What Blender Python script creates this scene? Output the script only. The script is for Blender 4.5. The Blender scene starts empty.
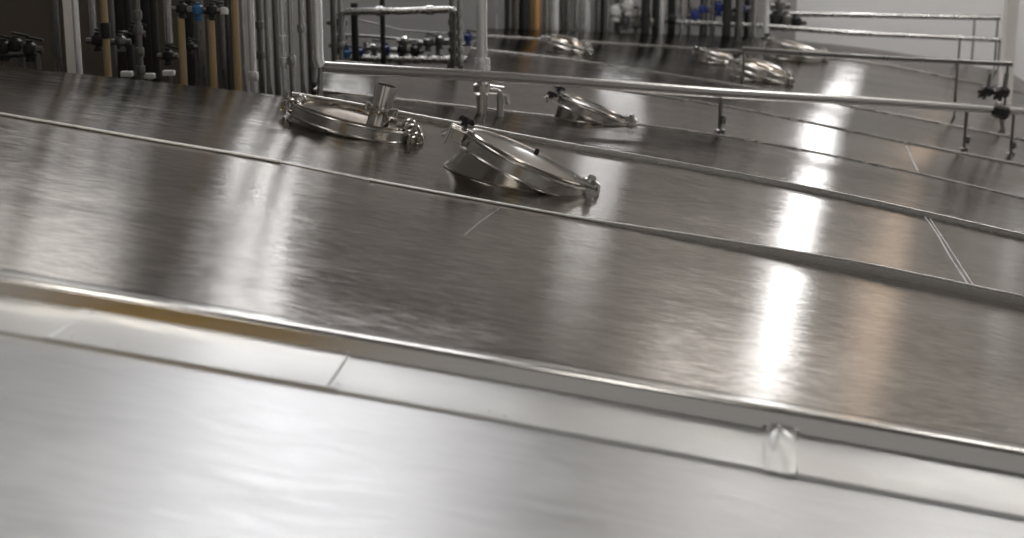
import bpy, math, random
from mathutils import Vector, Matrix
random.seed(7)
scene = bpy.context.scene
COL = scene.collection

# ------------------------------------------------------------------ camera
F = 1400.0                       # focal length in pixels of a 1024 px wide frame
CAMZ = 3.4                       # tanks are about 2.7 m tall, floor is z = 0
PITCH = math.atan(321.0 / F)
cd = bpy.data.cameras.new('camera'); cam = bpy.data.objects.new('camera', cd); COL.objects.link(cam)
cd.sensor_width = 36.0; cd.lens = F * 36.0 / 1024.0
cam.location = (0, 0, CAMZ); cam.rotation_euler = (math.pi / 2 - PITCH, 0, 0)
cd.dof.use_dof = True; cd.dof.focus_distance = 4.5; cd.dof.aperture_fstop = 3.2
cd.clip_start = 0.05; cd.clip_end = 100
scene.camera = cam

# ------------------------------------------------------------------ world, exposure
w = bpy.data.worlds.new('world'); scene.world = w; w.use_nodes = True
w.node_tree.nodes['Background'].inputs[0].default_value = (1.0, 0.98, 0.96, 1)
w.node_tree.nodes['Background'].inputs[1].default_value = 0.32
vs = scene.view_settings
vs.view_transform = 'Standard'; vs.look = 'None'; vs.gamma = 1.0; vs.use_curve_mapping = False
vs.exposure = 0.0
scene.cycles.max_bounces = 8; scene.cycles.glossy_bounces = 6; scene.cycles.sample_clamp_indirect = 6.0

CEIL = CAMZ + 4.0
WALLY = 14.0
# ceiling lights, the first read off the foreground glow, the others added: (x, y, length along y, width, turn, strength, colour, kind of lamp)
CEILING_LIGHTS = [
    (-0.1, 9.4, 2.2, 2.4, 0.0, 7.2, (0.98, 0.975, 1.0)),
    (3.8, 12.7, 1.4, 2.0, 0.0, 6.0, (1.0, 0.97, 0.94)),  # added to brighten the right part of the far wall
    (5.5, 10.2, 1.8, 1.4, 0.0, 12.0, (1.0, 0.98, 0.96)),  # added for the pale bay, kept clear of the roof reflections
    (-3.3, 11.6, 1.6, 1.8, 0.0, 3.2, (1.0, 0.97, 0.94)),  # added to lift the dim left wall mirrored in the roofs
    (-1.1, 4.2, 2.4, 0.5, 0.0, 6.0, (1.0, 0.97, 0.93)),  # added overhead for the bright line on the rounded near edge
    (1.7, 4.2, 2.4, 0.5, 0.0, 6.0, (1.0, 0.97, 0.93)),  # right-hand twin, added for the same edge highlight
    (-1.2, -1.6, 0.5, 1.8, 0.0, 13.0, (1.0, 0.95, 0.88)),  # added behind the viewer to light the ochre panel and lid bands
]
# windows high on the far wall: (x0, x1, z0, z1 above the camera, strength, colour)
WINDOWS = [
    (3.40, 3.78, 0.0, 0.85, 14.0, (0.97, 0.98, 1.0), 'bright window low on the far wall, just above the photo'),
    (3.60, 4.0, 1.15, 2.5, 5.0, (0.97, 0.98, 1.0), 'tall bright window high on the far wall'),
    (1.12, 1.68, 0.6, 0.95, 8.0, (0.96, 0.98, 1.0), 'small wide window in the middle of the far wall'),
    (-2.05, -1.22, 2.15, 3.75, 4.3, (0.96, 0.98, 1.0), 'tall window on the far wall left of the middle'),
    (-1.33, -1.1, 1.3, 1.8, 5.0, (0.96, 0.98, 1.0), 'small window low on the far wall left of the middle'),
    (5.75, 6.0, -0.02, 0.3, 5.0, (0.96, 0.98, 1.0), 'small window at the right end of the far wall'),
    (-4.2, -2.9, 2.3, 3.8, 0.8, (0.96, 0.98, 1.0), 'window at the left end of the far wall'),
]
# wall lamps: (x, wall y, height of the middle above the camera, half width, length, strength, colour, label)
LAMPS = [(4.72, WALLY, 1.2, 0.08, 1.8, 1.8, (1.0, 0.75, 0.55), 'warm upright wall lamp high at the right end of the far wall')]

# ------------------------------------------------------------------ helpers
def ray(px, py):
    a = (px - 512.0) / F; b = (269.0 - py) / F
    s, c = math.sin(PITCH), math.cos(PITCH)
    return Vector((a, b * s + c, b * c - s))
def at(px, py, Y):
    d = ray(px, py); t = Y / d.y
    return Vector((d.x * t, Y, CAMZ + d.z * t))
def prop(o, label=None, cat=None, group=None, kind=None):
    if label: o['label'] = label
    if cat: o['category'] = cat
    if group: o['group'] = group
    if kind: o['kind'] = kind
    return o
def thing(name, label, cat, loc=(0, 0, 0), group=None, rot=None):
    o = bpy.data.objects.new(name, None); COL.objects.link(o); o.empty_display_size = 0.1
    m = Matrix.Translation(Vector(loc))
    if rot is not None: m = m @ rot
    o.matrix_world = m
    return prop(o, label, cat, group)

class MB:
    def __init__(self): self.v = []; self.f = []; self.sm = []
    def add(self, vs_, fs, smooth=False):
        n = len(self.v); self.v += [tuple(p) for p in vs_]
        for q in fs: self.f.append(tuple(i + n for i in q)); self.sm.append(smooth)
        return self
    def box(self, c, s, m=None, bev=0.0):
        c = Vector(c); hx, hy, hz = [k / 2 for k in s]
        m = m or Matrix.Identity(3)
        if bev <= 0:
            p = [c + m @ Vector((x * hx, y * hy, z * hz)) for z in (-1, 1) for y in (-1, 1) for x in (-1, 1)]
            return self.add(p, [(0, 2, 3, 1), (4, 5, 7, 6), (0, 1, 5, 4), (2, 6, 7, 3), (0, 4, 6, 2), (1, 3, 7, 5)])
        b = min(bev, hx * .9, hy * .9, hz * .9)
        ring = [(hx - b, hy), (-(hx - b), hy), (-hx, hy - b), (-hx, -(hy - b)), (-(hx - b), -hy), (hx - b, -hy), (hx, -(hy - b)), (hx, hy - b)]
        inn = [(hx - b, hy - b), (-(hx - b), hy - b), (-(hx - b), hy - b), (-(hx - b), -(hy - b)), (-(hx - b), -(hy - b)), (hx - b, -(hy - b)), (hx - b, -(hy - b)), (hx - b, hy - b)]
        lev = [(inn, -hz), (ring, -(hz - b)), (ring, hz - b), (inn, hz)]
        p = [c + m @ Vector((x, y, z)) for R, z in lev for x, y in R]
        fs = [tuple(range(7, -1, -1)), tuple(range(24, 32))]
        for L in range(3):
            for i in range(8):
                j = (i + 1) % 8; fs.append((L * 8 + i, L * 8 + j, L * 8 + 8 + j, L * 8 + 8 + i))
        return self.add(p, fs)
    def tube(self, pts, r, n=16, cap=True, closed=False):
        pts = [Vector(p) for p in pts]; k = len(pts); rs = r if isinstance(r, (list, tuple)) else [r] * k
        vv = []; prev = None
        for i, p in enumerate(pts):
            if closed: t = pts[(i + 1) % k] - pts[i - 1]
            else: t = pts[min(i + 1, k - 1)] - pts[max(i - 1, 0)]
            t.normalize()
            if prev is None:
                a = Vector((0, 0, 1)) if abs(t.z) < .9 else Vector((1, 0, 0))
                u = t.cross(a).normalized()
            else:
                u = (prev - t * prev.dot(t)).normalized()
            prev = u; q = t.cross(u)
            for j in range(n):
                an = 2 * math.pi * j / n
                vv.append(p + (u * math.cos(an) + q * math.sin(an)) * rs[i])
        fs = []
        for i in range(k if closed else k - 1):
            i2 = (i + 1) % k
            for j in range(n):
                j2 = (j + 1) % n; fs.append((i * n + j, i2 * n + j, i2 * n + j2, i * n + j2))
        self.add(vv, fs, True)
        if cap and not closed:
            self.add(vv[:n], [tuple(range(n))]); self.add(vv[-n:], [tuple(range(n - 1, -1, -1))])
        return self
    def lathe(self, prof, n=48, m=None, c=(0, 0, 0), smooth=True, close=False):
        """prof: list of (radius, height); revolve round local z"""
        m = m or Matrix.Identity(3); c = Vector(c); vv = []
        for r, z in prof:
            for j in range(n):
                a = 2 * math.pi * j / n; vv.append(c + m @ Vector((r * math.cos(a), r * math.sin(a), z)))
        fs = []; k = len(prof)
        for i in range(k if close else k - 1):
            i2 = (i + 1) % k
            for j in range(n):
                j2 = (j + 1) % n; fs.append((i * n + j, i * n + j2, i2 * n + j2, i2 * n + j))
        return self.add(vv, fs, smooth)
    def build(self, name, mat, parent=None, auto=35):
        me = bpy.data.meshes.new(name); me.from_pydata(self.v, [], self.f); me.validate()
        me.materials.append(mat)
        for i, p in enumerate(me.polygons): p.use_smooth = True
        me.update()
        import bmesh
        bm = bmesh.new(); bm.from_mesh(me)
        bmesh.ops.remove_doubles(bm, verts=bm.verts, dist=1e-5)
        bmesh.ops.recalc_face_normals(bm, faces=bm.faces)
        lim = math.radians(auto)
        for e in bm.edges:
            e.smooth = len(e.link_faces) == 2 and e.calc_face_angle(0) < lim
        bm.to_mesh(me); bm.free()
        o = bpy.data.objects.new(name, me); COL.objects.link(o)
        if parent is not None: o.parent = parent
        return o
def part(mb, name, mat, parent, label=None, under=None):
    """mb is in world space: move it into the parent's space"""
    inv = parent.matrix_world.inverted()
    mb.v = [tuple(inv @ Vector(p)) for p in mb.v]
    o = mb.build(name, mat, under or parent)        # under: a part of the thing that carries this sub-part
    if label: o['label'] = label
    return o

# ------------------------------------------------------------------ materials
def mat(name, col, metal=0.0, rough=0.5, aniso=0.0, sheet=False, brush=0.0, dent=0.0, var=0.0, bscale=(4, 90, 90), spec=0.5, emis=None):
    m = bpy.data.materials.new(name); m.use_nodes = True; nt = m.node_tree; N = nt.nodes; L = nt.links
    b = N['Principled BSDF']
    if sheet:                                    # brushed sheet metal: one glossy lobe, long across the brushing
        b = N.new('ShaderNodeBsdfAnisotropic'); b.distribution = 'BECKMANN'
        b.inputs['Color'].default_value = (*col, 1); b.inputs['Roughness'].default_value = rough; b.inputs['Anisotropy'].default_value = aniso
        cx = N.new('ShaderNodeCombineXYZ'); cx.inputs[1].default_value = 1.0
        L.new(cx.outputs[0], b.inputs['Tangent']); L.new(b.outputs[0], N['Material Output'].inputs['Surface'])
        aniso = 0
    else: b.inputs['Base Color'].default_value = (*col, 1); b.inputs['Metallic'].default_value = metal
    b.inputs['Roughness'].default_value = rough
    if not sheet: b.inputs['Specular IOR Level'].default_value = spec
    if emis:
        b.inputs['Emission Color'].default_value = (*emis[0], 1); b.inputs['Emission Strength'].default_value = emis[1]
    tc = N.new('ShaderNodeTexCoord')
    if aniso:
        b.inputs['Anisotropic'].default_value = aniso
        cx = N.new('ShaderNodeCombineXYZ'); cx.inputs[1].default_value = 1.0
        L.new(cx.outputs[0], b.inputs['Tangent'])
    if brush or dent or var:
        mp = N.new('ShaderNodeMapping'); mp.inputs['Scale'].default_value = bscale
        mp.inputs['Rotation'].default_value = (0, math.radians(-10), 0) if sheet else (0, 0, 0)
        L.new(tc.outputs['Object'], mp.inputs['Vector'])
        n1 = N.new('ShaderNodeTexNoise'); n1.inputs['Scale'].default_value = 1.0; n1.inputs['Detail'].default_value = 4
        L.new(mp.outputs[0], n1.inputs['Vector'])
        if var:
            n2 = N.new('ShaderNodeTexNoise'); n2.inputs['Scale'].default_value = 1.3; n2.inputs['Detail'].default_value = 5
            mp2 = N.new('ShaderNodeMapping'); mp2.inputs['Scale'].default_value = (0.8, 4, 2)
            L.new(tc.outputs['Object'], mp2.inputs['Vector']); L.new(mp2.outputs[0], n2.inputs['Vector'])
            mx = N.new('ShaderNodeMath'); mx.operation = 'ADD'
            ml = N.new('ShaderNodeMath'); ml.operation = 'MULTIPLY'; ml.inputs[1].default_value = 1.3
            mp_ = N.new('ShaderNodeMath'); mp_.operation = 'MULTIPLY'; mp_.inputs[1].default_value = 0.7
            L.new(n1.outputs['Fac'], ml.inputs[0]); L.new(n2.outputs['Fac'], mp_.inputs[0])
            L.new(ml.outputs[0], mx.inputs[0]); L.new(mp_.outputs[0], mx.inputs[1])
            mr = N.new('ShaderNodeMapRange'); mr.inputs['From Min'].default_value = 0.7; mr.inputs['From Max'].default_value = 1.3
            mr.inputs['To Min'].default_value = rough - var; mr.inputs['To Max'].default_value = rough + var
            L.new(mx.outputs[0], mr.inputs['Value']); L.new(mr.outputs[0], b.inputs['Roughness'])
        if sheet:                                # scratches and stains in the sheet itself
            cm = N.new('ShaderNodeMapRange'); cm.inputs['From Min'].default_value = 0.35; cm.inputs['From Max'].default_value = 0.65
            cm.inputs['To Min'].default_value = 1 - sheet; cm.inputs['To Max'].default_value = 1 + sheet * .7
            na = N.new('ShaderNodeMath'); na.operation = 'MULTIPLY_ADD'; na.inputs[1].default_value = 0.65
            nb = N.new('ShaderNodeMath'); nb.operation = 'MULTIPLY'; nb.inputs[1].default_value = 0.35
            L.new(n2.outputs['Fac'], nb.inputs[0]); L.new(n1.outputs['Fac'], na.inputs[0]); L.new(nb.outputs[0], na.inputs[2])
            L.new(na.outputs[0], cm.inputs['Value'])
            vm = N.new('ShaderNodeVectorMath'); vm.operation = 'SCALE'; vm.inputs[0].default_value = col
            L.new(cm.outputs[0], vm.inputs['Scale']); L.new(vm.outputs[0], b.inputs['Color'])
        last = None
        if dent:
            nd = N.new('ShaderNodeTexNoise'); nd.inputs['Scale'].default_value = 1.0; nd.inputs['Detail'].default_value = 2
            mp3 = N.new('ShaderNodeMapping'); mp3.inputs['Scale'].default_value = (6, 20, 9)
            L.new(tc.outputs['Object'], mp3.inputs['Vector']); L.new(mp3.outputs[0], nd.inputs['Vector'])
            bd = N.new('ShaderNodeBump'); bd.inputs['Distance'].default_value = dent; bd.inputs['Strength'].default_value = 1.0
            nm = N.new('ShaderNodeTexNoise'); nm.inputs['Scale'].default_value = 1.6; nm.inputs['Detail'].default_value = 1
            L.new(tc.outputs['Object'], nm.inputs['Vector'])
            mk = N.new('ShaderNodeMapRange'); mk.inputs['From Min'].default_value = 0.42; mk.inputs['From Max'].default_value = 0.62
            mk.inputs['To Min'].default_value = 0.12; mk.inputs['To Max'].default_value = 1.0
            L.new(nm.outputs['Fac'], mk.inputs['Value']); L.new(mk.outputs[0], bd.inputs['Strength'])
            L.new(nd.outputs['Fac'], bd.inputs['Height']); last = bd
        if brush:
            bb = N.new('ShaderNodeBump'); bb.inputs['Distance'].default_value = brush; bb.inputs['Strength'].default_value = 1.0
            L.new(n1.outputs['Fac'], bb.inputs['Height'])
            if last: L.new(last.outputs[0], bb.inputs['Normal'])
            last = bb
        if last: L.new(last.outputs[0], b.inputs['Normal'])
    return m
M = {}
BS = (14, 85, 85)
M['deck0'] = mat('steel_foreground', (0.58, 0.58, 0.58), 1, 0.38, -0.2, .07, brush=0.0003, dent=0.0001, var=0.05, bscale=(1.5, 60, 60))
M['deck1'] = mat('steel_roof', (0.535, 0.512, 0.488), 1, 0.20, -0.25, .22, brush=0.0006, dent=0.0004, var=0.03, bscale=BS)
M['deck2'] = mat('steel_roof_wet', (0.525, 0.503, 0.482), 1, 0.205, -0.3, .22, brush=0.0006, dent=0.0015, var=0.04, bscale=BS)
M['deck3'] = mat('steel_roof_far', (0.48, 0.463, 0.447), 1, 0.23, -0.3, .2, brush=0.0002, dent=0.0006, var=0.04, bscale=BS)
M['flash'] = mat('steel_flashing', (0.66, 0.655, 0.64), 1, 0.36, 0.4, brush=0.0002, dent=0.0015, var=0.05)
M['lip'] = mat('steel_lip', (0.62, 0.60, 0.57), 1, 0.20, 0.0, brush=0.0001, var=0.04)
M['lip_dark'] = mat('steel_lip_dull', (0.44, 0.425, 0.40), 1, 0.26, 0.0, var=0.04)
M['hem'] = mat('steel_hem_glint', (0.88, 0.86, 0.83), 1, 0.42)  # paler than the lip, the edge glint is put into the colour
M['weld'] = mat('weld_bead', (0.6, 0.6, 0.6), 1, 0.45, 0, brush=0.002, bscale=(60, 60, 60))
M['shell'] = mat('steel_shell', (0.42, 0.42, 0.41), 1, 0.4)
M['polish'] = mat('steel_polished', (0.62, 0.60, 0.57), 1, 0.16, var=0.04, bscale=(30, 30, 30))
M['band'] = mat('steel_band', (0.56, 0.54, 0.51), 1, 0.24, var=0.05, bscale=(4, 4, 60))
M['dome'] = mat('steel_dome', (0.34, 0.30, 0.255), 1, 0.16, var=0.03, bscale=(12, 12, 12))
M['rail'] = mat('steel_rail', (0.50, 0.485, 0.465), 1, 0.25)
M['neck'] = mat('steel_neck', (0.44, 0.42, 0.38), 1, 0.22, var=0.04, bscale=(10, 10, 10))
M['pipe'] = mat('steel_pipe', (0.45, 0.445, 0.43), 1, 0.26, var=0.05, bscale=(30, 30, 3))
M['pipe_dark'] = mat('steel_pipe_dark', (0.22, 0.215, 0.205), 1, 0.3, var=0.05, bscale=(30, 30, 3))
M['pipe_light'] = mat('steel_pipe_light', (0.80, 0.80, 0.80), 0.7, 0.26, var=0.05, bscale=(30, 30, 3))
M['tan'] = mat('tan_pipe', (0.42, 0.31, 0.17), 0.35, 0.38, var=0.05, bscale=(20, 20, 2))
M['orange'] = mat('orange_pipe', (0.50, 0.27, 0.10), 0.35, 0.38, var=0.05, bscale=(20, 20, 2))
M['black'] = mat('black_plastic', (0.012, 0.012, 0.012), 0, 0.4)
M['blue'] = mat('blue_paint', (0.03, 0.13, 0.30), 0, 0.35)
M['navy'] = mat('navy_paint', (0.02, 0.035, 0.16), 0, 0.35)
M['white'] = mat('white_plastic', (0.6, 0.59, 0.56), 0, 0.4)
M['wall'] = mat('wall_paint', (0.80, 0.79, 0.78), 0, 0.45, brush=0.0005, bscale=(3, 3, 3))
M['wall_grey'] = mat('wall_grey_paint', (0.35, 0.34, 0.332), 0, 0.5, brush=0.0005, bscale=(3, 3, 3))
M['wall_upper'] = mat('wall_reflected_tone', (0.50, 0.475, 0.45), 0, 0.5, brush=0.0005, bscale=(3, 3, 3))  # upper tone made up for what the tank roofs mirror
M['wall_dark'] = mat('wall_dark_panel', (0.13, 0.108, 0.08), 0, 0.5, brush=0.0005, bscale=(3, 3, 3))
M['ceiling'] = mat('ceiling_paint', (0.40, 0.39, 0.38), 0, 0.8, brush=0.0005, bscale=(3, 3, 3))
M['floor'] = mat('floor_concrete', (0.16, 0.13, 0.10), 0, 0.5, brush=0.001, bscale=(8, 8, 8))
M['post'] = mat('post_paint', (0.78, 0.75, 0.70), 0.2, 0.35, brush=0.0002, bscale=(20, 20, 4))
M['ochre'] = mat('ochre_reflector_paint', (0.52, 0.33, 0.08), 0, 0.6, brush=0.0005, bscale=(3, 3, 3))
M['frame'] = mat('window_frame_paint', (0.3, 0.3, 0.3), 0, 0.4)

# ------------------------------------------------------------------ roof profile: each seam is a curve in a plane Y = const
class Seam:
    def __init__(self, Y, pts):
        self.Y = Y; q = [at(a, b, Y) for a, b in pts]
        self.x = [p.x for p in q]; self.z = [p.z for p in q]; n = len(q)
        s = [(self.z[i + 1] - self.z[i]) / (self.x[i + 1] - self.x[i]) for i in range(n - 1)]
        self.m = [s[0]] + [(s[i - 1] + s[i]) / 2 for i in range(1, n - 1)] + [s[-1]]
    def __call__(self, X):
        x, z, m = self.x, self.z, self.m
        if X <= x[0]: return z[0] + m[0] * (X - x[0])
        if X >= x[-1]: return z[-1] + m[-1] * (X - x[-1])
        for i in range(len(x) - 1):
            if X <= x[i + 1]: break
        h = x[i + 1] - x[i]; t = (X - x[i]) / h
        return (z[i] * (2 * t**3 - 3 * t**2 + 1) + m[i] * h * (t**3 - 2 * t**2 + t) + z[i + 1] * (3 * t**2 - 2 * t**3) + m[i + 1] * h * (t**3 - t**2))
class Shift:
    def __init__(self, s, Y, dz=0.0): self.s = s; self.Y = Y; self.dz = dz
    def __call__(self, X): return self.s(X) + (self.dz(X) if callable(self.dz) else self.dz)
SA = Seam(2.13, [(0, 334), (512, 424.5), (1024, 520.5)])
S0 = Shift(SA, 0.35)
SB = Seam(2.33, [(0, 298), (512, 386), (1024, 478)])
SC = Seam(2.38, [(0, 272), (512, 359), (1024, 448)])
SD = Seam(3.70, [(0, 115), (140, 139), (280, 163), (370, 181), (540, 212), (700, 241), (860, 272), (1024, 306)])
SE = Seam(4.98, [(0, 66), (120, 78), (240, 91), (290, 97), (425, 121), (540, 143), (680, 167), (850, 200), (1024, 239)])
SF = Seam(6.58, [(312, 90), (400, 100), (536, 115), (680, 130), (800, 150), (923, 175), (1024, 199)])
SG = Seam(7.50, [(320, 58), (540, 80), (720, 106), (800, 121), (911, 144), (1015, 164)])
SH = Seam(9.20, [(480, 50), (590, 63), (656, 73), (726, 84), (830, 103), (1024, 140)])
SI = Seam(11.9, [(480, 36), (580, 42), (700, 49), (800, 56), (880, 65), (970, 82), (1024, 93)])
SJ = Seam(13.0, [(480, 28), (600, 32), (760, 38), (880, 50), (1024, 75)])
SEAMS = [S0, SA, SB, SC, SD, SE, SF, SG, SH, SI, SJ]
def deckz(X, Y):
    for a, b in zip(SEAMS, SEAMS[1:]):
        if Y <= b.Y:
            t = max(0.0, (Y - a.Y) / (b.Y - a.Y)); return a(X) * (1 - t) + b(X) * t
    return SJ(X)
def hit(px, py):
    d = ray(px, py); lo = 0.4; prev = None
    Y = 0.5
    while Y < 13.0:
        p = Vector((0, 0, CAMZ)) + d * (Y / d.y)
        if p.z <= deckz(p.x, Y): break
        Y += 0.01
    p = Vector((0, 0, CAMZ)) + d * (Y / d.y); p.z = deckz(p.x, Y); return p
def roof_slope(X, Y):
    return (deckz(X + .1, Y) - deckz(X - .1, Y)) / .2

# ------------------------------------------------------------------ the setting
def panel(name, x0, x1, y0, y1, z0, z1, m, holes=None):
    mb = MB().box(((x0 + x1) / 2, (y0 + y1) / 2, (z0 + z1) / 2), (x1 - x0, y1 - y0, z1 - z0))
    o = mb.build(name, m); o['kind'] = 'structure'; return o
XL, XR = -6.0, 6.6
panel('floor', XL, XR, -4, WALLY + .2, -0.2, 0, M['floor'])
panel('ceiling', XL, XR, -4, WALLY + .2, CEIL, CEIL + .15, M['ceiling'])
panel('wall_right', XR, XR + .2, -4, WALLY + .2, 0, CEIL, M['wall'])
panel('wall_left', XL - .2, XL, -4, WALLY + .2, 0, CEIL, M['wall_grey'])
# back wall built round its window openings: grey, with a pale bay at the lower right and an upper tone made up for the roof reflections
def wall_part(name, xa, xb, za, zb, m):
    mb = MB(); xs = sorted({xa, xb} | {v for q in WINDOWS for v in q[:2] if xa < v < xb})
    for a, b in zip(xs, xs[1:]):
        z = za
        for q in sorted(WINDOWS, key=lambda q: q[2]):
            w0, w1 = CAMZ + q[2], CAMZ + q[3]
            if q[0] <= a + 1e-6 and b <= q[1] + 1e-6 and w1 > za and w0 < zb:
                if w0 > z: mb.box(((a + b) / 2, WALLY + .1, (z + w0) / 2), (b - a, .2, w0 - z))
                z = min(zb, w1)
        if z < zb: mb.box(((a + b) / 2, WALLY + .1, (z + zb) / 2), (b - a, .2, zb - z))
    prop(mb.build(name, m), kind='structure')
BAYX, BAYZ = 2.8, CAMZ + 0.45
wall_part('wall_back', XL, BAYX, 0, BAYZ, M['wall_grey'])
wall_part('wall_back_right', BAYX, XR, 0, BAYZ, M['wall'])
wall_part('wall_back_upper', XL, XR, BAYZ, CEIL, M['wall_upper'])
for i, (x0, x1, z0, z1, st, c, lb) in enumerate(WINDOWS):
    pm = mat('daylight_pane', (0.8, 0.8, 0.8), 0, 0.3, emis=(c, st))
    t = thing('window_%d' % (i + 1), lb, 'window', ((x0 + x1) / 2, WALLY, CAMZ + z0)); t['kind'] = 'structure'
    part(MB().box(((x0 + x1) / 2, WALLY + .08, CAMZ + (z0 + z1) / 2), (x1 - x0 - .02, .02, z1 - z0 - .02)), 'pane', pm, t)
    fr = MB()
    for xx in (x0 + .03, x1 - .03): fr.box((xx, WALLY + .04, CAMZ + (z0 + z1) / 2), (.05, .06, z1 - z0 - .01))
    for zz in (z0 + .03, z1 - .03): fr.box(((x0 + x1) / 2, WALLY + .04, CAMZ + zz), (x1 - x0 - .01, .06, .05))
    part(fr, 'window_frame', M['frame'], t)
# dark partition behind the left pipe rack
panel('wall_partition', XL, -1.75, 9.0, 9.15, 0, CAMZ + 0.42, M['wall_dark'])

LIGHT_LABELS = ['large white ceiling light over the far pipes', 'added white ceiling light brightening the right end of the far wall', 'added square ceiling light above the right end of the far tanks, brightening the pale wall', 'added square ceiling light over the left pipe rack, brightening the upper wall', 'added ceiling light above the lid with the vent pipe, for edge highlights', 'added ceiling light above the middle tanks, right of the lids, for edge highlights', 'added ceiling light behind the viewer, lighting the ochre panel']
for i, (x, y, ly, wx, tw, st, c) in enumerate(CEILING_LIGHTS):
    R = Matrix.Rotation(-tw, 3, 'Z')
    t = thing('ceiling_light', LIGHT_LABELS[i], 'light', (x, y, CEIL), 'ceiling lights')
    part(MB().box((x, y, CEIL - .04), (wx + .08, ly + .08, .07), R, .01), 'housing', M['white'], t)
    part(MB().box((x, y, CEIL - .085), (wx, ly, .02), R), 'diffuser', mat('lamp_diffuser', (.8, .8, .8), 0, .4, emis=(c, st)), t)
for (x, y, z, r, ln, st, c, lb) in LAMPS:
    t = thing('wall_lamp', lb, 'lamp', (x, y, CAMZ + z))
    part(MB().box((x, y - .025, CAMZ + z), (2.4 * r, .05, ln + .1), None, .01), 'back_plate', M['frame'], t)
    part(MB().box((x, y - .07, CAMZ + z), (2 * r, .05, ln), None, .02), 'diffuser', mat('lamp_diffuser', (.8, .7, .6), 0, .4, emis=(c, st)), t)
# unseen ochre panel added behind the viewer for a gold reflection
panel('ochre_reflector', -2.05, -0.4, -3.4, -3.25, 0, CEIL, M['ochre'])

# ------------------------------------------------------------------ tanks
def frange(a, b, n): return [a + (b - a) * i / n for i in range(n + 1)]
def loft(mb, curves, X):
    """curves: list of (Y, zfunc)"""
    k = len(X)
    vv = [(x, c.Y, c(x)) for c in curves for x in X]
    fs = [(i * k + j, i * k + j + 1, (i + 1) * k + j + 1, (i + 1) * k + j) for i in range(len(curves) - 1) for j in range(k - 1)]
    mb.add(vv, fs, True)
class Mix:
    def __init__(self, a, b, t): self.a, self.b, self.t = a, b, t; self.Y = a.Y * (1 - t) + b.Y * t
    def __call__(self, X): return self.a(X) * (1 - self.t) + self.b(X) * self.t
def tank(label, a, b, xl, xr, m, n=6, a_off=0.0):
    X = frange(xl, xr, 90)
    t = thing('tank', label, 'tank', ((xl + xr) / 2, (a.Y + b.Y) / 2, 0), 'tanks side by side')
    mb = MB(); A = Shift(a, a.Y + a_off) if a_off else a
    loft(mb, [Mix(A, b, i / n) for i in range(n + 1)], X)
    part(mb, 'roof_sheet', m, t)
    g = 0.012
    sh = MB(); Xs = frange(xl + g, xr - g, 40)
    per = [(x, A.Y + g, A(x) - .008) for x in Xs] + [(x, b.Y - g, b(x) - .008) for x in reversed(Xs)]
    k = len(per); sh.add(per + [(p[0], p[1], 0.0) for p in per], [(i, (i + 1) % k, (i + 1) % k + k, i + k) for i in range(k)], True)
    part(sh, 'shell', M['shell'], t)
    return t
def lip(t, s, h, back, xl, xr, m, hem=0.004, label=None, bend=0.0):
    """a folded edge strip: riser of height h(x), rounded hem, then a flat falling back on the roof"""
    X = frange(xl, xr, 120); mb = MB()
    rows = []
    k = 5
    rows.append(Shift(s, s.Y, -.004)); rows.append(Shift(s, s.Y + bend * .5, lambda x: h(x) - hem))
    for i in range(1, k + 1):
        a = math.pi / 2 * i / k
        rows.append(Shift(s, s.Y + bend + hem * (1 - math.cos(a)), (lambda a: lambda x: h(x) - hem + hem * math.sin(a))(a)))
    rows.append(Shift(s, s.Y + bend + hem + back, lambda x: deckz(x, s.Y + bend + hem + back) - s(x) + .004))
    loft(mb, rows, X)
    return part(mb, 'edge_lip', m, t, label)
def bead(t, pts, r, name='weld_seam', m='weld', step=24):
    q = [hit(*p) for p in pts]; P = []
    for a, b in zip(q, q[1:]):
        for i in range(step):
            p = a.lerp(b, i / step); p.z = deckz(p.x, p.y) + r * .1; P.append(p)
    return part(MB().tube(P, [r * (0.6 + .5 * random.random()) for _ in P], 8), name, M[m], t)

TXL, TXR = -4.2, 4.6
DXL = -0.78; DX2 = -0.27
def xleft(Y): return DXL if Y < 7.5 else DX2
t0 = tank('bright brushed steel tank roof nearest the camera at the bottom of the photo', S0, SA, -3.0, 3.2, M['deck0'])
# tank behind the flashing: rounded near edge, with riser
t1 = tank('wide steel tank roof between the flashing strip and the round manway lids', Shift(SC, 2.40), SD, TXL, TXR, M['deck1'])
X = frange(TXL, TXR, 160); mb = MB()
rows = [Shift(SB, 2.338, -.01)]
rad = .009
rows.append(Shift(SC, 2.352, -rad))
for i in range(1, 9):
    a = math.pi / 2 * i / 8
    rows.append(Shift(SC, 2.352 + rad * 2.2 * (1 - math.cos(a)), -rad + rad * math.sin(a)))
rows.append(Shift(SC, 2.402, -.001))
loft(mb, rows, X); part(mb, 'edge_lip', M['lip'], t1, 'rounded raised near edge of the roof')
bead(t1, [(500, 208), (482, 221), (464, 236)], .0008)  # a faint scratch, drawn with the weld bead
t2 = tank('steel tank roof that carries the two nearest manway lids', SD, SE, TXL, TXR, M['deck2'])
def ramp(a, xa, b, xb):
    return lambda x: a if x < xa else (b if x > xb else a + (b - a) * (x - xa) / (xb - xa))
lip(t2, SD, ramp(.003, .2, .026, .95), .02, TXL, TXR, M['lip_dark'], hem=.002)
def hem_line(t, s, h, xa, xb, r, dy=.0):
    P = [(x, s.Y + dy, s(x) + h(x) + r * .3) for x in frange(xa, xb, 80)]
    part(MB().tube(P, r, 8), 'folded_hem', M['hem'], t, 'thin folded edge, coloured pale for its glint')
hD = ramp(.003, .2, .026, .95)
hem_line(t2, SD, hD, TXL, at(281, 163, SD.Y).x, .004, -.001)
hem_line(t2, SD, hD, at(370, 182, SD.Y).x, TXR, .0034, -.001)
bead(t2, [(925, 217), (938, 236), (950, 257), (970, 289)], .0035)
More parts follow.
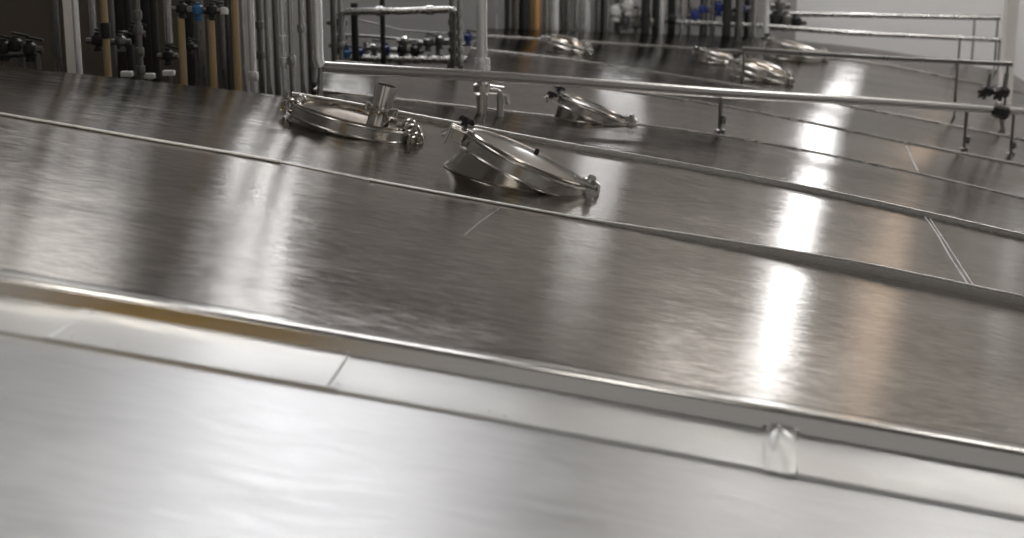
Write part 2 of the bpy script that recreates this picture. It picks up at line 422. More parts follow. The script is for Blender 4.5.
bead(t2, [(930, 219), (948, 246), (976, 290)], .0025)
t3 = tank('narrow steel tank roof just behind the two nearest manway lids', SE, SF, DXL, TXR, M['deck2'])
lip(t3, SE, lambda x: .016, .03, DXL, TXR, M['lip_dark'])
hem_line(t3, SE, lambda x: .016, DXL, TXR, .0032, -.001)
t4 = tank('steel tank roof carrying the manway lid behind the handrail', SF, SG, -.93, TXR, M['deck3'])
lip(t4, SF, lambda x: .008, .02, -.93, TXR, M['lip_dark'])
bead(t4, [(906, 146), (911, 158), (918, 172)], .006)
t5 = tank('steel tank roof behind the long handrail without any lid', SG, SH, DX2, TXR, M['deck3'])
lip(t5, SG, lambda x: .010, .03, DX2, TXR, M['lip_dark'])
t6 = tank('far steel tank roof with a round lid beyond the long handrail', SH, SI, DX2, TXR, M['deck3'])
lip(t6, SH, lambda x: .012, .04, DX2, TXR, M['lip_dark'])
t7 = tank('farthest steel tank roof below the pale back wall', SI, SJ, DX2, TXR, M['deck3'])
lip(t7, SI, lambda x: .014, .06, DX2, TXR, M['lip_dark'])

# flashing strip in the foreground, in overlapping lengths
fl = thing('flashing_strip', 'pale folded steel flashing strip running across the foreground', 'flashing', (0, 2.23, deckz(0, 2.23)))
jx = [(-1.6, None), (at(70, 320, 2.23).x, 70), (at(338, 372, 2.23).x, 338), (at(795, 455, 2.23).x, 795), (2.4, None)]
for i, (a, b) in enumerate(zip(jx, jx[1:])):
    dz = .0035 + (.0018 if i % 2 else 0)
    X = frange(a[0] - .012, b[0] + .012, 50); mb = MB()
    def wob(x, k=i): return .0012 * math.sin(9 * x + k) + .0008 * math.sin(23 * x)
    rows = [Shift(SA, 2.128, -.003), Shift(SA, 2.130, lambda x: dz + .002)]
    for k in range(1, 7):
        q = Mix(Shift(SA, 2.13), Shift(SB, 2.336), k / 6); rows.append(Shift(q, q.Y, (lambda k: lambda x: dz + wob(x) * math.sin(k / 6 * math.pi))(k)))
    loft(mb, rows, X); part(mb, 'strip_panel', M['flash'], fl)
for xx, wd, hh in ((jx[1][0], .006, .0035), (jx[2][0], .006, .0035)):
    mb = MB(); P = [(xx + .012 * (u - .5), 2.133 + .2 * u, deckz(xx + .012 * (u - .5), 2.133 + .2 * u) + .005) for u in frange(0, 1, 10)]
    part(MB().tube(P, .0022, 8), 'joint_seam', M['flash'], fl)
# the folded joint cover with its bulge
mb = MB(); vv = []; nx, ny = 18, 10
for j in range(ny + 1):
    v = j / ny; Y = 2.124 + .214 * v
    for i in range(nx + 1):
        u = i / nx; x = (at(764, 455, Y).x * (1 - u) + at(798, 455, Y).x * u) + .002 * math.sin(7 * v)
        up = min(1, u / .4); up = up * up * (3 - 2 * up)
        h = .004 + .005 * up * (.45 + .55 * math.sin(min(1, v * 1.15) * math.pi * .72)) + .0012 * math.sin(9 * u + 4 * v)
        if i == nx: h = .001
        vv.append((x, Y, deckz(x, Y) + h))
mb.add(vv, [(j * (nx + 1) + i, j * (nx + 1) + i + 1, (j + 1) * (nx + 1) + i + 1, (j + 1) * (nx + 1) + i) for j in range(ny) for i in range(nx)], True)
part(mb, 'joint_cover', M['flash'], fl)
for px, py in ((120, 326 + 30), (430, 398), (505, 412)):
    pass
for px, py in ((72, 342), (118, 350), (338, 389), (490, 416), (505, 420)):
    p = hit(px, py); part(MB().lathe([(0, .002), (.002, .0018), (.003, .0005), (.003, 0)], 10, None, (p.x, max(p.y, 2.14), deckz(p.x, 2.14) + .005)), 'rivet', M['flash'], fl)

# ------------------------------------------------------------------ manways
def knob_star(mb, c, m, r=.03, h=.022):
    c = Vector(c); vv = []; n = 40
    for z, k in ((-h / 2, .92), (-h / 4, 1), (h / 4, 1), (h / 2, .85)):
        for j in range(n):
            a = 2 * math.pi * j / n; rr = r * k * (.8 + .2 * math.cos(5 * a)); vv.append(c + m @ Vector((rr * math.cos(a), rr * math.sin(a), z)))
    fs = [(i * n + j, i * n + (j + 1) % n, (i + 1) * n + (j + 1) % n, (i + 1) * n + j) for i in range(3) for j in range(n)]
    fs += [tuple(range(n - 1, -1, -1)), tuple(range(3 * n, 4 * n))]
    mb.add(vv, fs, True)
    mb.lathe([(0, -h / 2 - .012), (r * .4, -h / 2 - .012), (r * .4, -h / 2)], 14, m, c)
def manway(px, py, R, tilt, label, band=.045, dome=.03, gap=.006, knobs=(1,), vent=False, cone=False, hinge='arm', base=.06, lx=1.0):
    """round hatch: neck cut at a slant, clamp band, lid, latch with a black knob at the left, hinge at the right"""
    c = hit(px, py); sl = math.atan(-roof_slope(c.x, c.y)); tl = math.radians(tilt)
    rz = Matrix.Identity(4)
    t = thing('manway', label, 'manway', c, 'round manway lids')
    e1 = Vector((math.cos(sl), 0, -math.sin(sl))); e2 = Vector((0, 1, 0))
    T = Matrix.Rotation(tl, 3, 'Y')                       # lid frame
    f1 = T @ Vector((1, 0, 0)); fn = T @ Vector((0, 0, 1))
    n0 = Vector((math.sin(sl), 0, math.cos(sl)))
    # centre of the lid's underside
    lift = R * math.tan(max(0.0, tl - sl)) + gap
    o = c + n0 * lift
    # neck: from the roof to the tilted rim
    mb = MB(); vv = []; n = 64; rn = R * .95
    for j in range(n):
        a = 2 * math.pi * j / n; x, y = rn * math.cos(a), rn * math.sin(a)
        b = c + e1 * (x * (1.03 if x > 0 else 1.0 + base)) + e2 * y * .95; b.z = deckz(b.x, b.y) - .004
        vv.append(b)
    for j in range(n):
        a = 2 * math.pi * j / n; x, y = rn * math.cos(a), rn * math.sin(a)
        vv.append(o + f1 * x + e2 * y + fn * .004)
    mb.add(vv, [(j, (j + 1) % n, n + (j + 1) % n, n + j) for j in range(n)], True)
    part(mb, 'neck', M['neck'], t)
    fil = MB(); pts = [Vector(v) + Vector((0, 0, .006)) for v in vv[:n]]
    fil.tube(pts, .003, 8, closed=True); part(fil, 'weld_ring', M['neck'], t)
    # clamp band
    b_ = band
    prof = [(R * .93, 0), (R * .985, 0), (R, .004), (R * 1.005, b_ * .12), (R * .985, b_ * .2), (R * .985, b_ * .8), (R * 1.005, b_ * .88), (R, b_ - .003), (R * .985, b_), (R * .93, b_), (R * .93, b_ * .9)]
    part(MB().lathe(prof, 96, T, o), 'clamp_band', M['band'], t)
    # lid
    rim = R * .95
    if cone: pr = [(rim, b_ * .7), (rim, b_ + .004), (rim * .97, b_ + .008), (rim * .93, b_ + .006)] + [(rim * .93 * (1 - k / 12), b_ + .006 + dome * (1 - (1 - k / 12) ** 1.5)) for k in range(1, 13)]
    else: pr = [(rim, b_ * .7), (rim, b_ + .003), (rim * .97, b_ + .006), (rim * .92, b_ + .001)] + [(rim * .92 * math.cos(k / 12 * math.pi / 2), b_ - .004 + dome * math.sin(k / 12 * math.pi / 2)) for k in range(1, 13)]
    ld = part(MB().lathe(pr, 96, T, o), 'lid', M['dome'], t)
    W = lambda x, y, z: o + f1 * x + e2 * y + fn * z
    # latch on the left
    lt = MB()
    for y in (-.035, .005):
        lt.box(W(-R - .016, y, b_ * .45), (.010 + .026 * lx, .008, b_ * .7), T, .002)
        lt.tube([W(-R - .045 * lx, y, -.012), W(-R - .045 * lx, y, b_ * .95)], .005, 10)
        lt.tube([W(-R - .045 * lx, y, b_ * .9), W(-R + .006, y, b_ * .9)], .005, 10)
    lt.tube([W(-R - .026 * lx, -.05, b_ * .3), W(-R - .026 * lx, .02, b_ * .3)], .006, 10)
    lt.tube([W(-R - .062 * lx, -.015, b_ * .1), W(-R - .045 * lx, -.015, b_ * .5)], .007, 10)
    lt.tube([W(-R - .006, -.015, b_ * .3), W(-R - .012, -.015, b_ + .02)], .006, 10)
    lt.box(W(-R * .96, -.015, b_ + .003), (.05, .036, .006), T, .002)
    lo = part(lt, 'latch', M['polish'], t)
    for k in knobs:
        kb = MB(); knob_star(kb, W(-R - .016 + (0, .004, -.02)[k], -.015 + (0, 0, -.03)[k], b_ + (.026, .026, -.012)[k]), T @ Matrix.Rotation(-.25, 3, 'X'), .028, .016); ko = part(kb, 'star_knob', M['black'], t, 'black star knob', lo)
    # hinge on the right
    hg = MB()
    for y in (-.035, .015):
        hg.box(W(R + .012, y, b_ * .55), (.04, .010, b_ * .9), T, .002)
        hg.tube([W(R + .03, y - .004, b_ * .55), W(R + .03, y + .016, b_ * .55)], .015, 14)
    hg.tube([W(R + .03, -.055, b_ * .55), W(R + .03, .045, b_ * .55)], .006, 10)
    hg.tube([W(R * .86, -.01, b_ + .012), W(R + .0, -.01, b_ + .022), W(R + .022, -.01, b_ + .016), W(R + .034, -.012, b_ * .6)], .007, 10)
    hg.box(W(R * .9, -.01, b_ + .008), (.07, .05, .012), T, .003)
    hg.lathe([(0, 0), (.013, 0), (.013, .018), (.009, .024), (0, .024)], 8, T, W(R * .97, -.028, b_ + .014))
    hg.lathe([(0, 0), (.011, 0), (.011, .02), (0, .02)], 8, T, W(R * 1.08, -.05, b_ * .15))
    ho = part(hg, 'hinge', M['polish'], t)
    if hinge == 'loops':
        lp = MB()
        for (x, z, r) in ((R + .005, b_ * 1.1, .02), (R + .022, b_ * .6, .018), (R - .012, b_ * 1.45, .018)):
            lp.tube([W(x + r * math.cos(a), -.05, z + r * math.sin(a)) for a in frange(0, 2 * math.pi, 20)[:-1]], .005, 8, closed=True)
        part(lp, 'wire_loop', M['polish'], t, None, ho)
        l2 = MB()
        for (x, z, r) in ((-R + .012, b_ * .7, .018), (-R + .035, b_ * 1.3, .014)):
            l2.tube([W(x + r * math.cos(a), -.05, z + r * math.sin(a)) for a in frange(0, 2 * math.pi, 20)[:-1]], .005, 8, closed=True)
        part(l2, 'wire_loop', M['polish'], t, None, lo)
    if vent:
        vx, vy, vr, vh = vent
        top = b_ + dome * .7
        vo = MB().lathe([(vr * 1.25, top - .02), (vr * 1.02, top + .0), (vr, top + .03), (vr, top + vh), (vr * .98, top + vh + .003), (vr * .9, top + vh + .003), (vr * .9, top + vh - .06), (0, top + vh - .06)], 40, T, W(vx, vy, 0))
        v_ = part(vo, 'vent_pipe', M['polish'], t, 'short upright steel vent pipe')
        cl = MB().lathe([(vr, top + .035), (vr * 1.16, top + .038), (vr * 1.2, top + .046), (vr * 1.16, top + .054), (vr, top + .057)], 40, T, W(vx, vy, 0))
        for a in (-1.9, -.6, -3.0, 0.2):
            q = W(vx + vr * 1.3 * math.cos(a), vy + vr * 1.3 * math.sin(a), top + .046)
            cl.lathe([(0, -.012), (.009, -.012), (.009, .012), (0, .012)], 8, T, q)
        part(cl, 'pipe_clamp', M['band'], t, None, v_)
    if cone:
        part(MB().lathe([(0, .02), (.006, .018), (.008, .008), (.006, 0)], 12, T, W(.02, .06, b_ + dome)), 'vent_plug', M['black'], t, 'small black plug on the lid', ld)
    return t
manway(349, 128, .200, 14.5, 'round steel lid with an upright vent pipe, left of the two nearest lids', band=.042, dome=-.012, gap=-.010, knobs=(), lx=.3, vent=(.086, .02, .035, .122), hinge='loops')
manway(520, 179, .203, 25.0, 'largest round steel lid with a black star knob, nearest the camera', band=.050, dome=.012, gap=-.034, knobs=(1,), cone=True, base=.20)
manway(591, 121, .178, 21.5, 'round steel lid with two black knobs just below the long handrail', band=.046, dome=.012, gap=-.032, knobs=(1, 2))
manway(759, 79, .20, 17.0, 'blurred round steel lid beyond the handrail, nearer of the two on the far right', band=.06, dome=.06, gap=-.01, knobs=(1,), hinge='loops')
manway(719, 62, .165, 15.0, 'small blurred round steel lid touching the left side of the larger lid beyond the handrail', band=.05, dome=.03, gap=-.01, knobs=(1, 2))
manway(793, 57, .25, 15.0, 'blurred round steel lid farthest on the right below the back wall', band=.06, dome=.04, gap=-.01, knobs=(1, 2), hinge='loops')
manway(566, 52, .15, 15.0, 'small blurred round steel lid behind the handrail at the foot of the upright pipes', band=.04, dome=.05, knobs=(), hinge='loops')

# ------------------------------------------------------------------ long handrail in front
def rail_pt(px, py, inv): return at(px, py, 1.0 / inv)
def inv_at(px): return .182 + (px - 320) * (.124 - .182) / 704.0
t = thing('handrail', 'long bright steel handrail crossing behind the nearest lids', 'handrail', hit(722, 134))
P = [rail_pt(px, py, inv_at(px)) for px, py in ((321, 67), (500, 77), (720, 93), (880, 102), (1060, 114))]
part(MB().tube(P, .024, 20), 'rail', M['rail'], t)
q = rail_pt(321, 67, inv_at(321))
part(MB().tube([Vector((q.x - .01, q.y, CEIL)), Vector((q.x - .01, q.y, q.z + .03)), q], [.022, .022, .024], 18), 'end_post', M['pipe_light'], t, 'pale upright post at the left end of the rail')
part(MB().tube([q, Vector((q.x - .01, q.y, deckz(q.x, q.y) - .005))], .012, 12), 'post', M['pipe'], t)
for px, py in ((721, 94), (967, 107), (1014, 111)):
    a = rail_pt(px, py, inv_at(px)); zb = deckz(a.x, a.y)
    o = part(MB().tube([a, Vector((a.x, a.y, zb - .005))], .0095, 12), 'post', M['pipe_dark'], t)
    ft = MB().lathe([(0, .012), (.018, .012), (.028, .006), (.028, 0)], 16, None, (a.x, a.y, zb)); part(ft, 'foot', M['pipe_dark'], t)
    part(MB().lathe([(.0, .02), (.014, .02), (.016, -.0), (.014, -.02), (0, -.02)], 12, None, (a.x + .012, a.y - .01, zb + .055)), 'collar', M['pipe_dark'], t)

# fittings standing on the tank behind the nearest lids
PIPETOP = CAMZ + 0.45
def vertical(px, Y, wpx, zbot=None, ztop=None):
    p = at(px, 40, Y); r = wpx * .5 * Y / F
    zb = zbot if zbot is not None else (deckz(p.x, Y) if (p.x > xleft(Y) and Y < 13.0) or Y < 4.98 else 0.0)
    return p.x, Y, r, zb, ((PIPETOP if Y < 9 else CAMZ + .35) if ztop is None else ztop)
def pipe(px, Y, wpx, m, label, ytop=None, ybot=None, rings=(), group=None, name='pipe', sock=None):
    zt = at(px, ytop, Y).z if ytop is not None else None
    zb = at(px, ybot, Y).z if ybot is not None else None
    x, y, r, z0, z1 = vertical(px, Y, wpx, zb, zt)
    t = thing(name, label, 'pipe', (x, y, z0), group)
    part(MB().tube([(x, y, z0), (x, y, z1)], r, 20), 'tube', M[m], t)
    for py in rings:
        z = at(px, py, Y).z
        part(MB().lathe([(r, -.02), (r * 1.45, -.018), (r * 1.55, 0), (r * 1.45, .018), (r, .02)], 20, None, (x, y, z)), 'clamp', M[sock or m], t)
    return t
G1 = 'pipes of the left rack'
t = pipe(482, 6.15, 11, 'pipe_light', 'thick bright steel pipe standing on the roof just behind the handrail', rings=(67, 62), ybot=88)
# valve below it
v = at(490, 97, 6.15)
t = thing('valve', 'small steel valve under the handrail at the foot of the thick pipe', 'valve', (v.x, 6.15, deckz(v.x, 6.15)))
k = 6.15 / F
zb = deckz(v.x, 6.15)
a = at(482, 92, 6.15)
part(MB().lathe([(.024, zb - a.z - .01), (.026, -.012), (.040, 0), (.040, .034), (.024, .04), (.024, .055)], 24, None, a), 'body', M['polish'], t)
part(MB().tube([at(482, 90, 6.15), at(498, 91, 6.15), at(507, 95, 6.15), at(508, 104, 6.15)], .013, 12), 'outlet', M['polish'], t)
part(MB().tube([at(500, 92, 6.15), Vector((at(500, 92, 6.15).x, 6.15, deckz(at(500, 92, 6.15).x, 6.15)))], .016, 12), 'stub', M['pipe'], t)
part(MB().tube([at(490, 86, 6.1), at(504, 88, 6.1)], .006, 8), 'handle', M['polish'], t)

# ------------------------------------------------------------------ left pipe rack behind the second tank
x, y, r, z0, z1 = vertical(72, 5.35, 15)
t = thing('post', 'pale square steel post standing at the far left behind the tank edge', 'post', (x, y, 0))
mb = MB().box((x, y, CEIL / 2), (.040, .05, CEIL), None, .004); part(mb, 'column', M['post'], t)
part(MB().tube([(x + .026, y - .02, 0), (x + .026, y - .02, CEIL)], .013, 14), 'conduit', M['pipe_light'], t, 'bright round conduit along the post')
pipe(94, 7.0, 7, 'pipe', 'thin grey pipe cut short right of the pale post', ytop=None, ybot=36, group=G1)
pipe(106, 6.2, 7, 'tan', 'tan pipe with a dark coupling, first tan pipe right of the pale post', rings=(27, 34), group=G1, sock='black')
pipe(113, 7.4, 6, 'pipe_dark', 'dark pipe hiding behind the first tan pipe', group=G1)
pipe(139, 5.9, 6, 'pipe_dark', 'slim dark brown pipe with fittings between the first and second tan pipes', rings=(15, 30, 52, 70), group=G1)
pipe(155, 7.2, 8, 'black', 'black hose pipe between the dark brown pipe and the second tan pipe', group=G1)
pipe(129, 7.6, 8, 'black', 'black hose pipe left of the dark brown pipe', group=G1)
pipe(169, 6.6, 8, 'pipe', 'pale pipe that stops half way down beside a black stem', ybot=43, group=G1)
pipe(182, 5.7, 7, 'tan', 'second tan pipe under the black and blue valve heads', ytop=17, group=G1)
pipe(212, 5.7, 7, 'tan', 'third tan pipe right below the white valve cap', ytop=19, group=G1)
pipe(236, 5.8, 7, 'tan', 'fourth tan pipe running up out of sight beside the grey pipes', group=G1)
pipe(243, 6.6, 4, 'pipe', 'thin grey pipe touching the fourth tan pipe', group=G1)
pipe(252, 5.9, 7, 'pipe_light', 'bright grey pipe nearest the fourth tan pipe', group=G1, rings=(76,))
pipe(260, 6.8, 6, 'pipe_dark', 'dark grey pipe in the gap right of the bright grey pipe', group=G1, rings=(25, 55))
pipe(268, 6.2, 6, 'pipe', 'grey pipe fifth from the handrail post', group=G1)
pipe(276, 6.6, 6, 'pipe_dark', 'dark pipe fourth from the handrail post', group=G1)
pipe(283, 5.6, 5, 'pipe_light', 'slim bright pipe with a coupling, third from the handrail post', group=G1, rings=(40, 62))
pipe(291, 5.6, 6, 'pipe', 'grey pipe with a wide lower sleeve, second from the handrail post', group=G1, rings=(60,))
pipe(302, 6.4, 6, 'pipe', 'grey pipe next to the handrail post', group=G1, rings=(28,))
pipe(311, 6.8, 8, 'pipe_dark', 'dark pipe right behind the handrail post', group=G1)
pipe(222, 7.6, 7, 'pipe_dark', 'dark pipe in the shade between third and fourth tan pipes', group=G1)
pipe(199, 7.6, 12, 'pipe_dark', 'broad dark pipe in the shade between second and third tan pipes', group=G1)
for px, wpx, lb in ((122, 15, 'broad black filler added for the dark gap behind the leftmost white block'), (148, 13, 'broad black filler added for the dark gap behind the middle white block'), (190, 12, 'broad black filler added for the dark gap behind the second tan pipe'), (225, 9, 'black filler added for the dark gap between third and fourth tan pipes')):
    pipe(px, 8.4, wpx, 'black', lb, name='gap_filler', group='black gap fillers behind the left rack')  # black uprights added to darken the gaps between the pipes
def valve(px, py, Y, s, m, label, lever=True, cap=None, stand=False):
    p = at(px, py, Y); k = Y / F * s
    t = thing('valve', label, 'valve', p)
    part(MB().lathe([(0, -9 * k), (4 * k, -9 * k), (4 * k, -7 * k), (3 * k, -6 * k), (3 * k, -4 * k), (5.5 * k, -3 * k), (6 * k, 0), (5.5 * k, 4 * k), (3 * k, 6 * k), (3 * k, 8 * k), (0, 8 * k)], 20, None, p), 'body', M[m], t)
    part(MB().tube([p + Vector((-10 * k, 0, 0)), p + Vector((10 * k, 0, 0))], 3 * k, 14), 'port', M['pipe_dark'], t)
    if stand: part(MB().tube([p, Vector((p.x, p.y + .03, 0))], 1.5 * k, 10), 'stand', M['pipe_dark'], t)
    if lever: part(MB().box(p + Vector((5 * k, -2 * k, 9 * k)), (14 * k, 3 * k, 2 * k), Matrix.Rotation(.2, 3, 'Y'), .4 * k), 'lever', M['black'], t)
    if cap: part(MB().lathe([(0, 4 * k), (3 * k, 3.4 * k), (4.4 * k, 1 * k), (4.2 * k, -3 * k), (0, -3 * k)], 16, None, p + Vector((12 * k, 0, 0))), 'cap', M[cap], t)
    return t
valve(182, 9, 5.7, 1.0, 'black', 'black valve head on top of the second tan pipe')
valve(198, 11, 5.7, 1.0, 'blue', 'blue valve body between the second and third tan pipes', lever=False)
valve(212, 11, 5.7, 1.0, 'black', 'black valve head with a white cap on the third tan pipe', cap='white')
valve(98, 41, 6.4, 1.1, 'black', 'black valve low between the pale post and the first tan pipe')
valve(121, 42, 6.4, 1.0, 'pipe_dark', 'dark steel valve just right of the first tan pipe')
valve(134, 34, 6.5, 1.1, 'black', 'black valve on the black hose beside the dark brown pipe')
valve(190, 47, 6.4, .8, 'black', 'small black valve low beside the second tan pipe')
valve(168, 56, 6.6, 1.0, 'black', 'black stem valve under the short pale pipe')
for px, py, lb in ((127, 74, 'white block lying behind the tank edge, leftmost of three'), (149, 76, 'white block lying behind the tank edge, middle of three'), (169, 73, 'white block standing behind the tank edge, nearest the second tan pipe')):
    a = at(px, py, 6.0); t = thing('pipe_bracket', lb, 'bracket', (a.x, 6.0, a.z), 'white blocks at the foot of the pipes')
    part(MB().box(a, (.05, .04, .024), None, .004), 'block', M['white'], t); part(MB().tube([a, Vector((a.x, 6.03, 0))], .012, 10), 'stand', M['pipe_dark'], t)
# dark valve cluster on the far left
for px, py, lb in ((4, 49, 'black valve at the far left edge of the photo'), (16, 46, 'middle black valve left of the pale post'), (30, 50, 'black valve nearest the pale post on its left')):
    valve(px, py, 6.2, 1.25, 'black', lb, stand=True)
p0, p1 = at(-40, 55, 6.2), at(38, 53, 6.2)
t = thing('pipe', 'dark horizontal pipe under the black valves at the far left', 'pipe', p0)
part(MB().tube([p0, p1], .02, 14), 'tube', M['pipe_dark'], t)
for px in (24, 37):
    a = at(px, 53, 6.2); part(MB().tube([a, Vector((a.x, a.y, 0))], .014, 10), 'leg', M['pipe_dark'], t)
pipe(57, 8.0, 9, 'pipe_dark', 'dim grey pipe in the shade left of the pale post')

t = thing('pipe_header', 'thick steel header pipe above the left pipe rack', 'pipe', (-2.2, 6.2, PIPETOP + .04))
part(MB().tube([(-3.0, 6.2, PIPETOP + .04), (-.85, 6.2, PIPETOP + .04)], .05, 20), 'tube', M['pipe'], t)
for hx in (-2.9, -1.0): part(MB().tube([(hx, 6.2, PIPETOP + .04), (hx, 6.2, CEIL)], .02, 12), 'hanger', M['pipe_dark'], t)

# ------------------------------------------------------------------ pipework behind the handrail, middle
def run(pts, Y, wpx, m, label, name='pipe', rings=()):
    P = [at(a, b, Y) for a, b in pts]
    t = thing(name, label, 'pipe', P[0]); part(MB().tube(P, wpx * .5 * Y / F, 18), 'tube', M[m], t)
    for (a, b) in rings:
        c = at(a, b, Y); r = wpx * .5 * Y / F
        part(MB().tube([c - Vector((.02, 0, 0)), c + Vector((.02, 0, 0))], r * 1.4, 18), 'clamp', M[m], t)
    return t
run([(342, 40), (342, 18), (343, 13), (348, 11.5), (400, 11), (447, 9.5), (453, 10), (456, 14), (456, 66)], 8.0, 7, 'pipe', 'bright steel pipe bent over like a frame behind the left end of the handrail', rings=((380, 11), (430, 10)))
pipe(460, 7.9, 5, 'pipe', 'slim pipe with couplings beside the bent pipe', rings=(14, 26, 38, 50, 60), ytop=0)
pipe(452, 8.4, 5, 'pipe_dark', 'slim dark pipe left of the coupled pipe behind the handrail', rings=(22, 34, 50))
pipe(334, 8.2, 6, 'pipe_dark', 'dark pipe right of the handrail end post')
pipe(341, 8.6, 5, 'pipe', 'grey pipe second right of the handrail end post', rings=(30, 45))
pipe(355, 8.8, 7, 'black', 'black pipe behind the left leg of the bent pipe', ytop=3)
pipe(383, 8.8, 5, 'black', 'slim black pipe behind the middle of the bent pipe')
run([(332, 35), (370, 36), (450, 44), (470, 45)], 9.4, 3, 'pipe_dark', 'thin dark horizontal pipe under the bent pipe')
run([(360, 20), (400, 30), (440, 33), (470, 33)], 9.8, 1.6, 'pipe_dark', 'thin sagging cable across the pale wall inside the bent pipe', name='cable')
lbls = ['blue-grey', 'black', 'steel', 'black', 'steel', 'dark']
for i, (px, py, m, s, lb) in enumerate([
    (347, 55, 'blue', .9, 'blue valve low at the left behind the handrail end'),
    (337, 22, 'black', 1.0, 'black valve head beside the handrail end post'),
    (338, 45, 'black', .9, 'black valve below the other one beside the handrail end post'),
    (360, 53, 'navy', .8, 'dark blue valve right of the blue valve at the handrail end'),
    (374, 48, 'polish', .8, 'bright steel valve low behind the handrail, left of the slim black pipe'),
    (386, 50, 'navy', .8, 'dark blue valve on the slim black pipe'),
    (402, 50, 'black', .9, 'black valve just right of the slim black pipe'),
    (415, 51, 'black', .9, 'black valve in the middle of the low valve row'),
    (428, 43, 'pipe_dark', .9, 'dark steel valve right of the middle of the low valve row'),
    (440, 41, 'pipe_dark', .9, 'dark steel valve nearest the coupled pipe'),
    (468, 38, 'navy', .8, 'dark blue valve between coupled pipe and thick bright pipe'),
    (405, 41, 'polish', .8, 'bright steel valve above the black valves of the low row')]):
    valve(px, py, 9.0, s, m, lb, lever=i % 2 == 0)
    a = at(px, py, 9.0); zb = deckz(a.x, 9.0) if a.x > xleft(9) else 0
tr = at(405, 58, 9.0)
t = thing('pipe_manifold', 'low grey manifold pipe that carries the row of valves behind the handrail', 'manifold', tr)
part(MB().tube([at(334, 58, 9.0), at(475, 60, 9.0)], .03, 16), 'tube', M['pipe'], t)
for px in (350, 400, 450):
    a = at(px, 58, 9.0); part(MB().tube([a, Vector((a.x, a.y, deckz(a.x, 9) if a.x > xleft(9) else 0))], .02, 10), 'leg', M['pipe_dark'], t)
for i in (346, 366, 386, 404, 420, 438):
    a = at(i, 58, 9.0); part(MB().tube([a, a + Vector((0, 0, .10))], .014, 10), 'riser', M['pipe_dark'], t)

# upright pipes behind the far tanks
G2 = 'upright pipes at the far end of the tanks'
for px, wpx, m, lb, kw in [
    (500, 8, 'pipe_light', 'pale pipe with a flared foot right of the thick bright pipe', dict(rings=(44, 49))),
    (507, 5, 'black', 'black pipe right beside the pale pipe with the flared foot', dict(rings=(30,))),
    (516, 9, 'pipe_dark', 'broad dark pipe left of the orange pipe group', {}),
    (525, 10, 'black', 'thick black pipe in the middle of the dark gap left of the orange pipe', {}),
    (532, 6, 'tan', 'tan pipe touching the orange pipe on its left', dict(rings=(8,))),
    (537, 6, 'orange', 'orange pipe among the upright pipes behind the handrail', {}),
    (546, 6, 'pipe', 'grey pipe right of the orange pipe', {}),
    (555, 8, 'pipe_light', 'pale pipe behind the small blurred lid on its left', {}),
    (562, 5, 'pipe_dark', 'dark pipe directly above the small blurred lid', {}),
    (568, 6, 'pipe', 'grey pipe directly above the small blurred lid', {}),
    (576, 5, 'pipe', 'slim grey pipe just right of the small blurred lid', {}),
    (586, 9, 'pipe_light', 'broad pale pipe right of the small blurred lid', {}),
    (597, 5, 'pipe_dark', 'slim dark pipe right of the broad pale pipe', {}),
    (602, 4, 'black', 'thin black pipe left of the short pale pipe', {}),
    (607, 7, 'pipe', 'pale pipe left of the white valve group', {}),
    (655, 7, 'black', 'black pipe touching the pale square pipe', {}),
    (661, 7, 'pipe_light', 'pale pipe between the white valves and the blue valves', {}),
    (681, 4, 'pipe', 'thin grey pipe left of the blue valves', {}),
    (689, 5, 'pipe', 'grey pipe just left of the blue valves', {}),
    (712, 6, 'pipe', 'grey pipe passing between the blue valves', {}),
    (753, 7, 'pipe', 'grey pipe right of the blue valves', {}),
    (765, 7, 'pipe_light', 'pale pipe farthest right of the upright pipes', {}),
    (726, 9, 'black', 'thick black pipe among the blue valves', {}),
    (617, 6, 'pipe_dark', 'dark pipe behind the leftmost white valve', {}),
    (645, 9, 'black', 'broad black pipe right of the white valves', {}),
    (671, 8, 'black', 'black pipe left of the thin grey pipe by the blue valves', {}),
    (703, 8, 'pipe_dark', 'dark pipe behind the second blue valve', {}),
    (738, 8, 'pipe_dark', 'dark pipe behind the rightmost blue valve', {}),
    (746, 6, 'black', 'slim black pipe left of the last grey pipe', {})]:
    pipe(px, 13.1 + .3 * ((px * 7) % 3) / 2, wpx, m, lb, group=G2, **kw)
for px, py, m, s, lb in [
    (616, 12, 'white', .9, 'white valve head left of the black and pale pipes'), (628, 6, 'white', .9, 'white valve head at the top edge of the photo'),
    (640, 16, 'polish', .8, 'bright steel valve right of the white valve heads'), (625, 22, 'pipe_dark', .8, 'dark steel valve below the white valve heads'),
    (636, 26, 'pipe_dark', .7, 'dark steel valve lowest in the white valve group'), (651, 21, 'polish', .6, 'small bright valve left of the pale pipe'),
    (695, 16, 'navy', .8, 'blue valve leftmost of the blue group'), (703, 10, 'navy', .8, 'blue valve second from left in the blue group'),
    (719, 8, 'navy', .8, 'blue valve right of the grey pipe in the blue group'), (741, 9, 'navy', .8, 'blue valve rightmost of the blue group'),
    (672, 20, 'black', .8, 'black valve between pale pipe and blue group'), (732, 18, 'pipe_dark', .8, 'dark valve below the rightmost blue valves'),
    (775, 20, 'black', 1.0, 'black valve at the left end of the dark valve pile under the back rail'), (786, 21, 'pipe_dark', 1.0, 'dark valve in the middle of the pile under the back rail'),
    (796, 22, 'black', .9, 'black valve at the right end of the pile under the back rail'), (780, 6, 'pipe_dark', .9, 'dark valve above the back rail beside the pale pipe')]:
    valve(px, py, 13.25, s * 1.1, m, lb, lever=False)

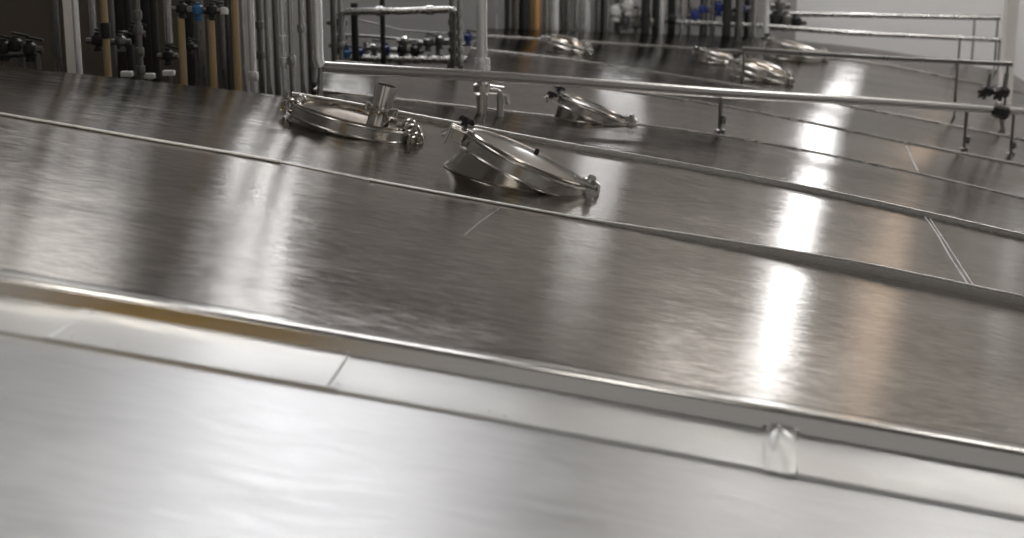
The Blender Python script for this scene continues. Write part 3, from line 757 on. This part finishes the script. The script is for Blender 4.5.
# ------------------------------------------------------------------ far handrails at the right
def far_rail(pts, Y0, Y1, wpx, m, label, posts=()):
    n = len(pts); P = [at(a, b, Y0 + (Y1 - Y0) * i / (n - 1)) for i, (a, b) in enumerate(pts)]
    t = thing('handrail', label, 'handrail', P[0]); part(MB().tube(P, wpx * .5 * Y0 / F, 16), 'rail', M[m], t)
    for (px, py, Y) in posts:
        a = at(px, py, Y); zb = deckz(a.x, Y) if Y < 13.0 else 0
        part(MB().tube([a, Vector((a.x, Y, zb))], .009, 10), 'post', M['pipe_dark'], t)
    return t
far_rail([(742, 49), (800, 53.5), (874, 58), (1012, 64)], 9.6, 9.6, 5, 'pipe_dark', 'dark low handrail behind the far right lids', [(744, 49, 9.6), (958, 62, 9.6), (1008, 64, 9.6)])
far_rail([(676, 22), (763, 26), (850, 33), (1003, 40)], 13.1, 13.1, 5, 'pipe', 'steel handrail second from the top in front of the back wall', [(680, 22, 13.1), (960, 38, 13.1), (1000, 40, 13.1)])
far_rail([(764, 13.5), (880, 15.5), (1000, 18)], 13.5, 13.5, 5, 'pipe', 'topmost steel handrail in front of the back wall', [(766, 13.5, 13.5), (975, 17, 13.5), (998, 18, 13.5)])
x, y, r, z0, z1 = vertical(1009, 10.9, 9, zbot=0)
t = thing('post', 'pale square post at the right edge of the photo in front of the back wall', 'post', (x, y, 0))
part(MB().box((x, y, CEIL / 2), (.09, .09, CEIL), None, .006), 'column', M['post'], t)
# black clamps at the right end of the long handrail
for px, py, Y, s, lb in ((987, 91, 8.0, 1.2, 'black clamp on the long handrail, left of the pair at its right end'), (1003, 92, 8.0, 1.3, 'black clamp on the long handrail, right of the pair at its right end')):
    p = at(px, py, Y); k = Y / F * s; t = thing('clamp', lb, 'clamp', p)
    part(MB().box(p, (9 * k, 9 * k, 8 * k), Matrix.Rotation(.3, 3, 'Y'), 2 * k), 'body', M['black'], t)
    part(MB().tube([p + Vector((0, 0, -3 * k)), p + Vector((2 * k, 0, 14 * k))], 1.6 * k, 10), 'bolt', M['pipe_dark'], t)
    kb = MB(); knob_star(kb, p + Vector((-5 * k, -5 * k, -2 * k)), Matrix.Rotation(1.2, 3, 'X'), 5 * k, 4 * k); part(kb, 'knob', M['black'], t)
p = at(1000, 112, 7.9); t = thing('clamp', 'black bracket hanging under the right end of the long handrail', 'clamp', p)
part(MB().box(p, (.10, .07, .07), Matrix.Rotation(.2, 3, 'Y'), .015), 'body', M['black'], t)
part(MB().tube([p, p + Vector((.03, 0, -.12))], .012, 10), 'pin', M['pipe_dark'], t)
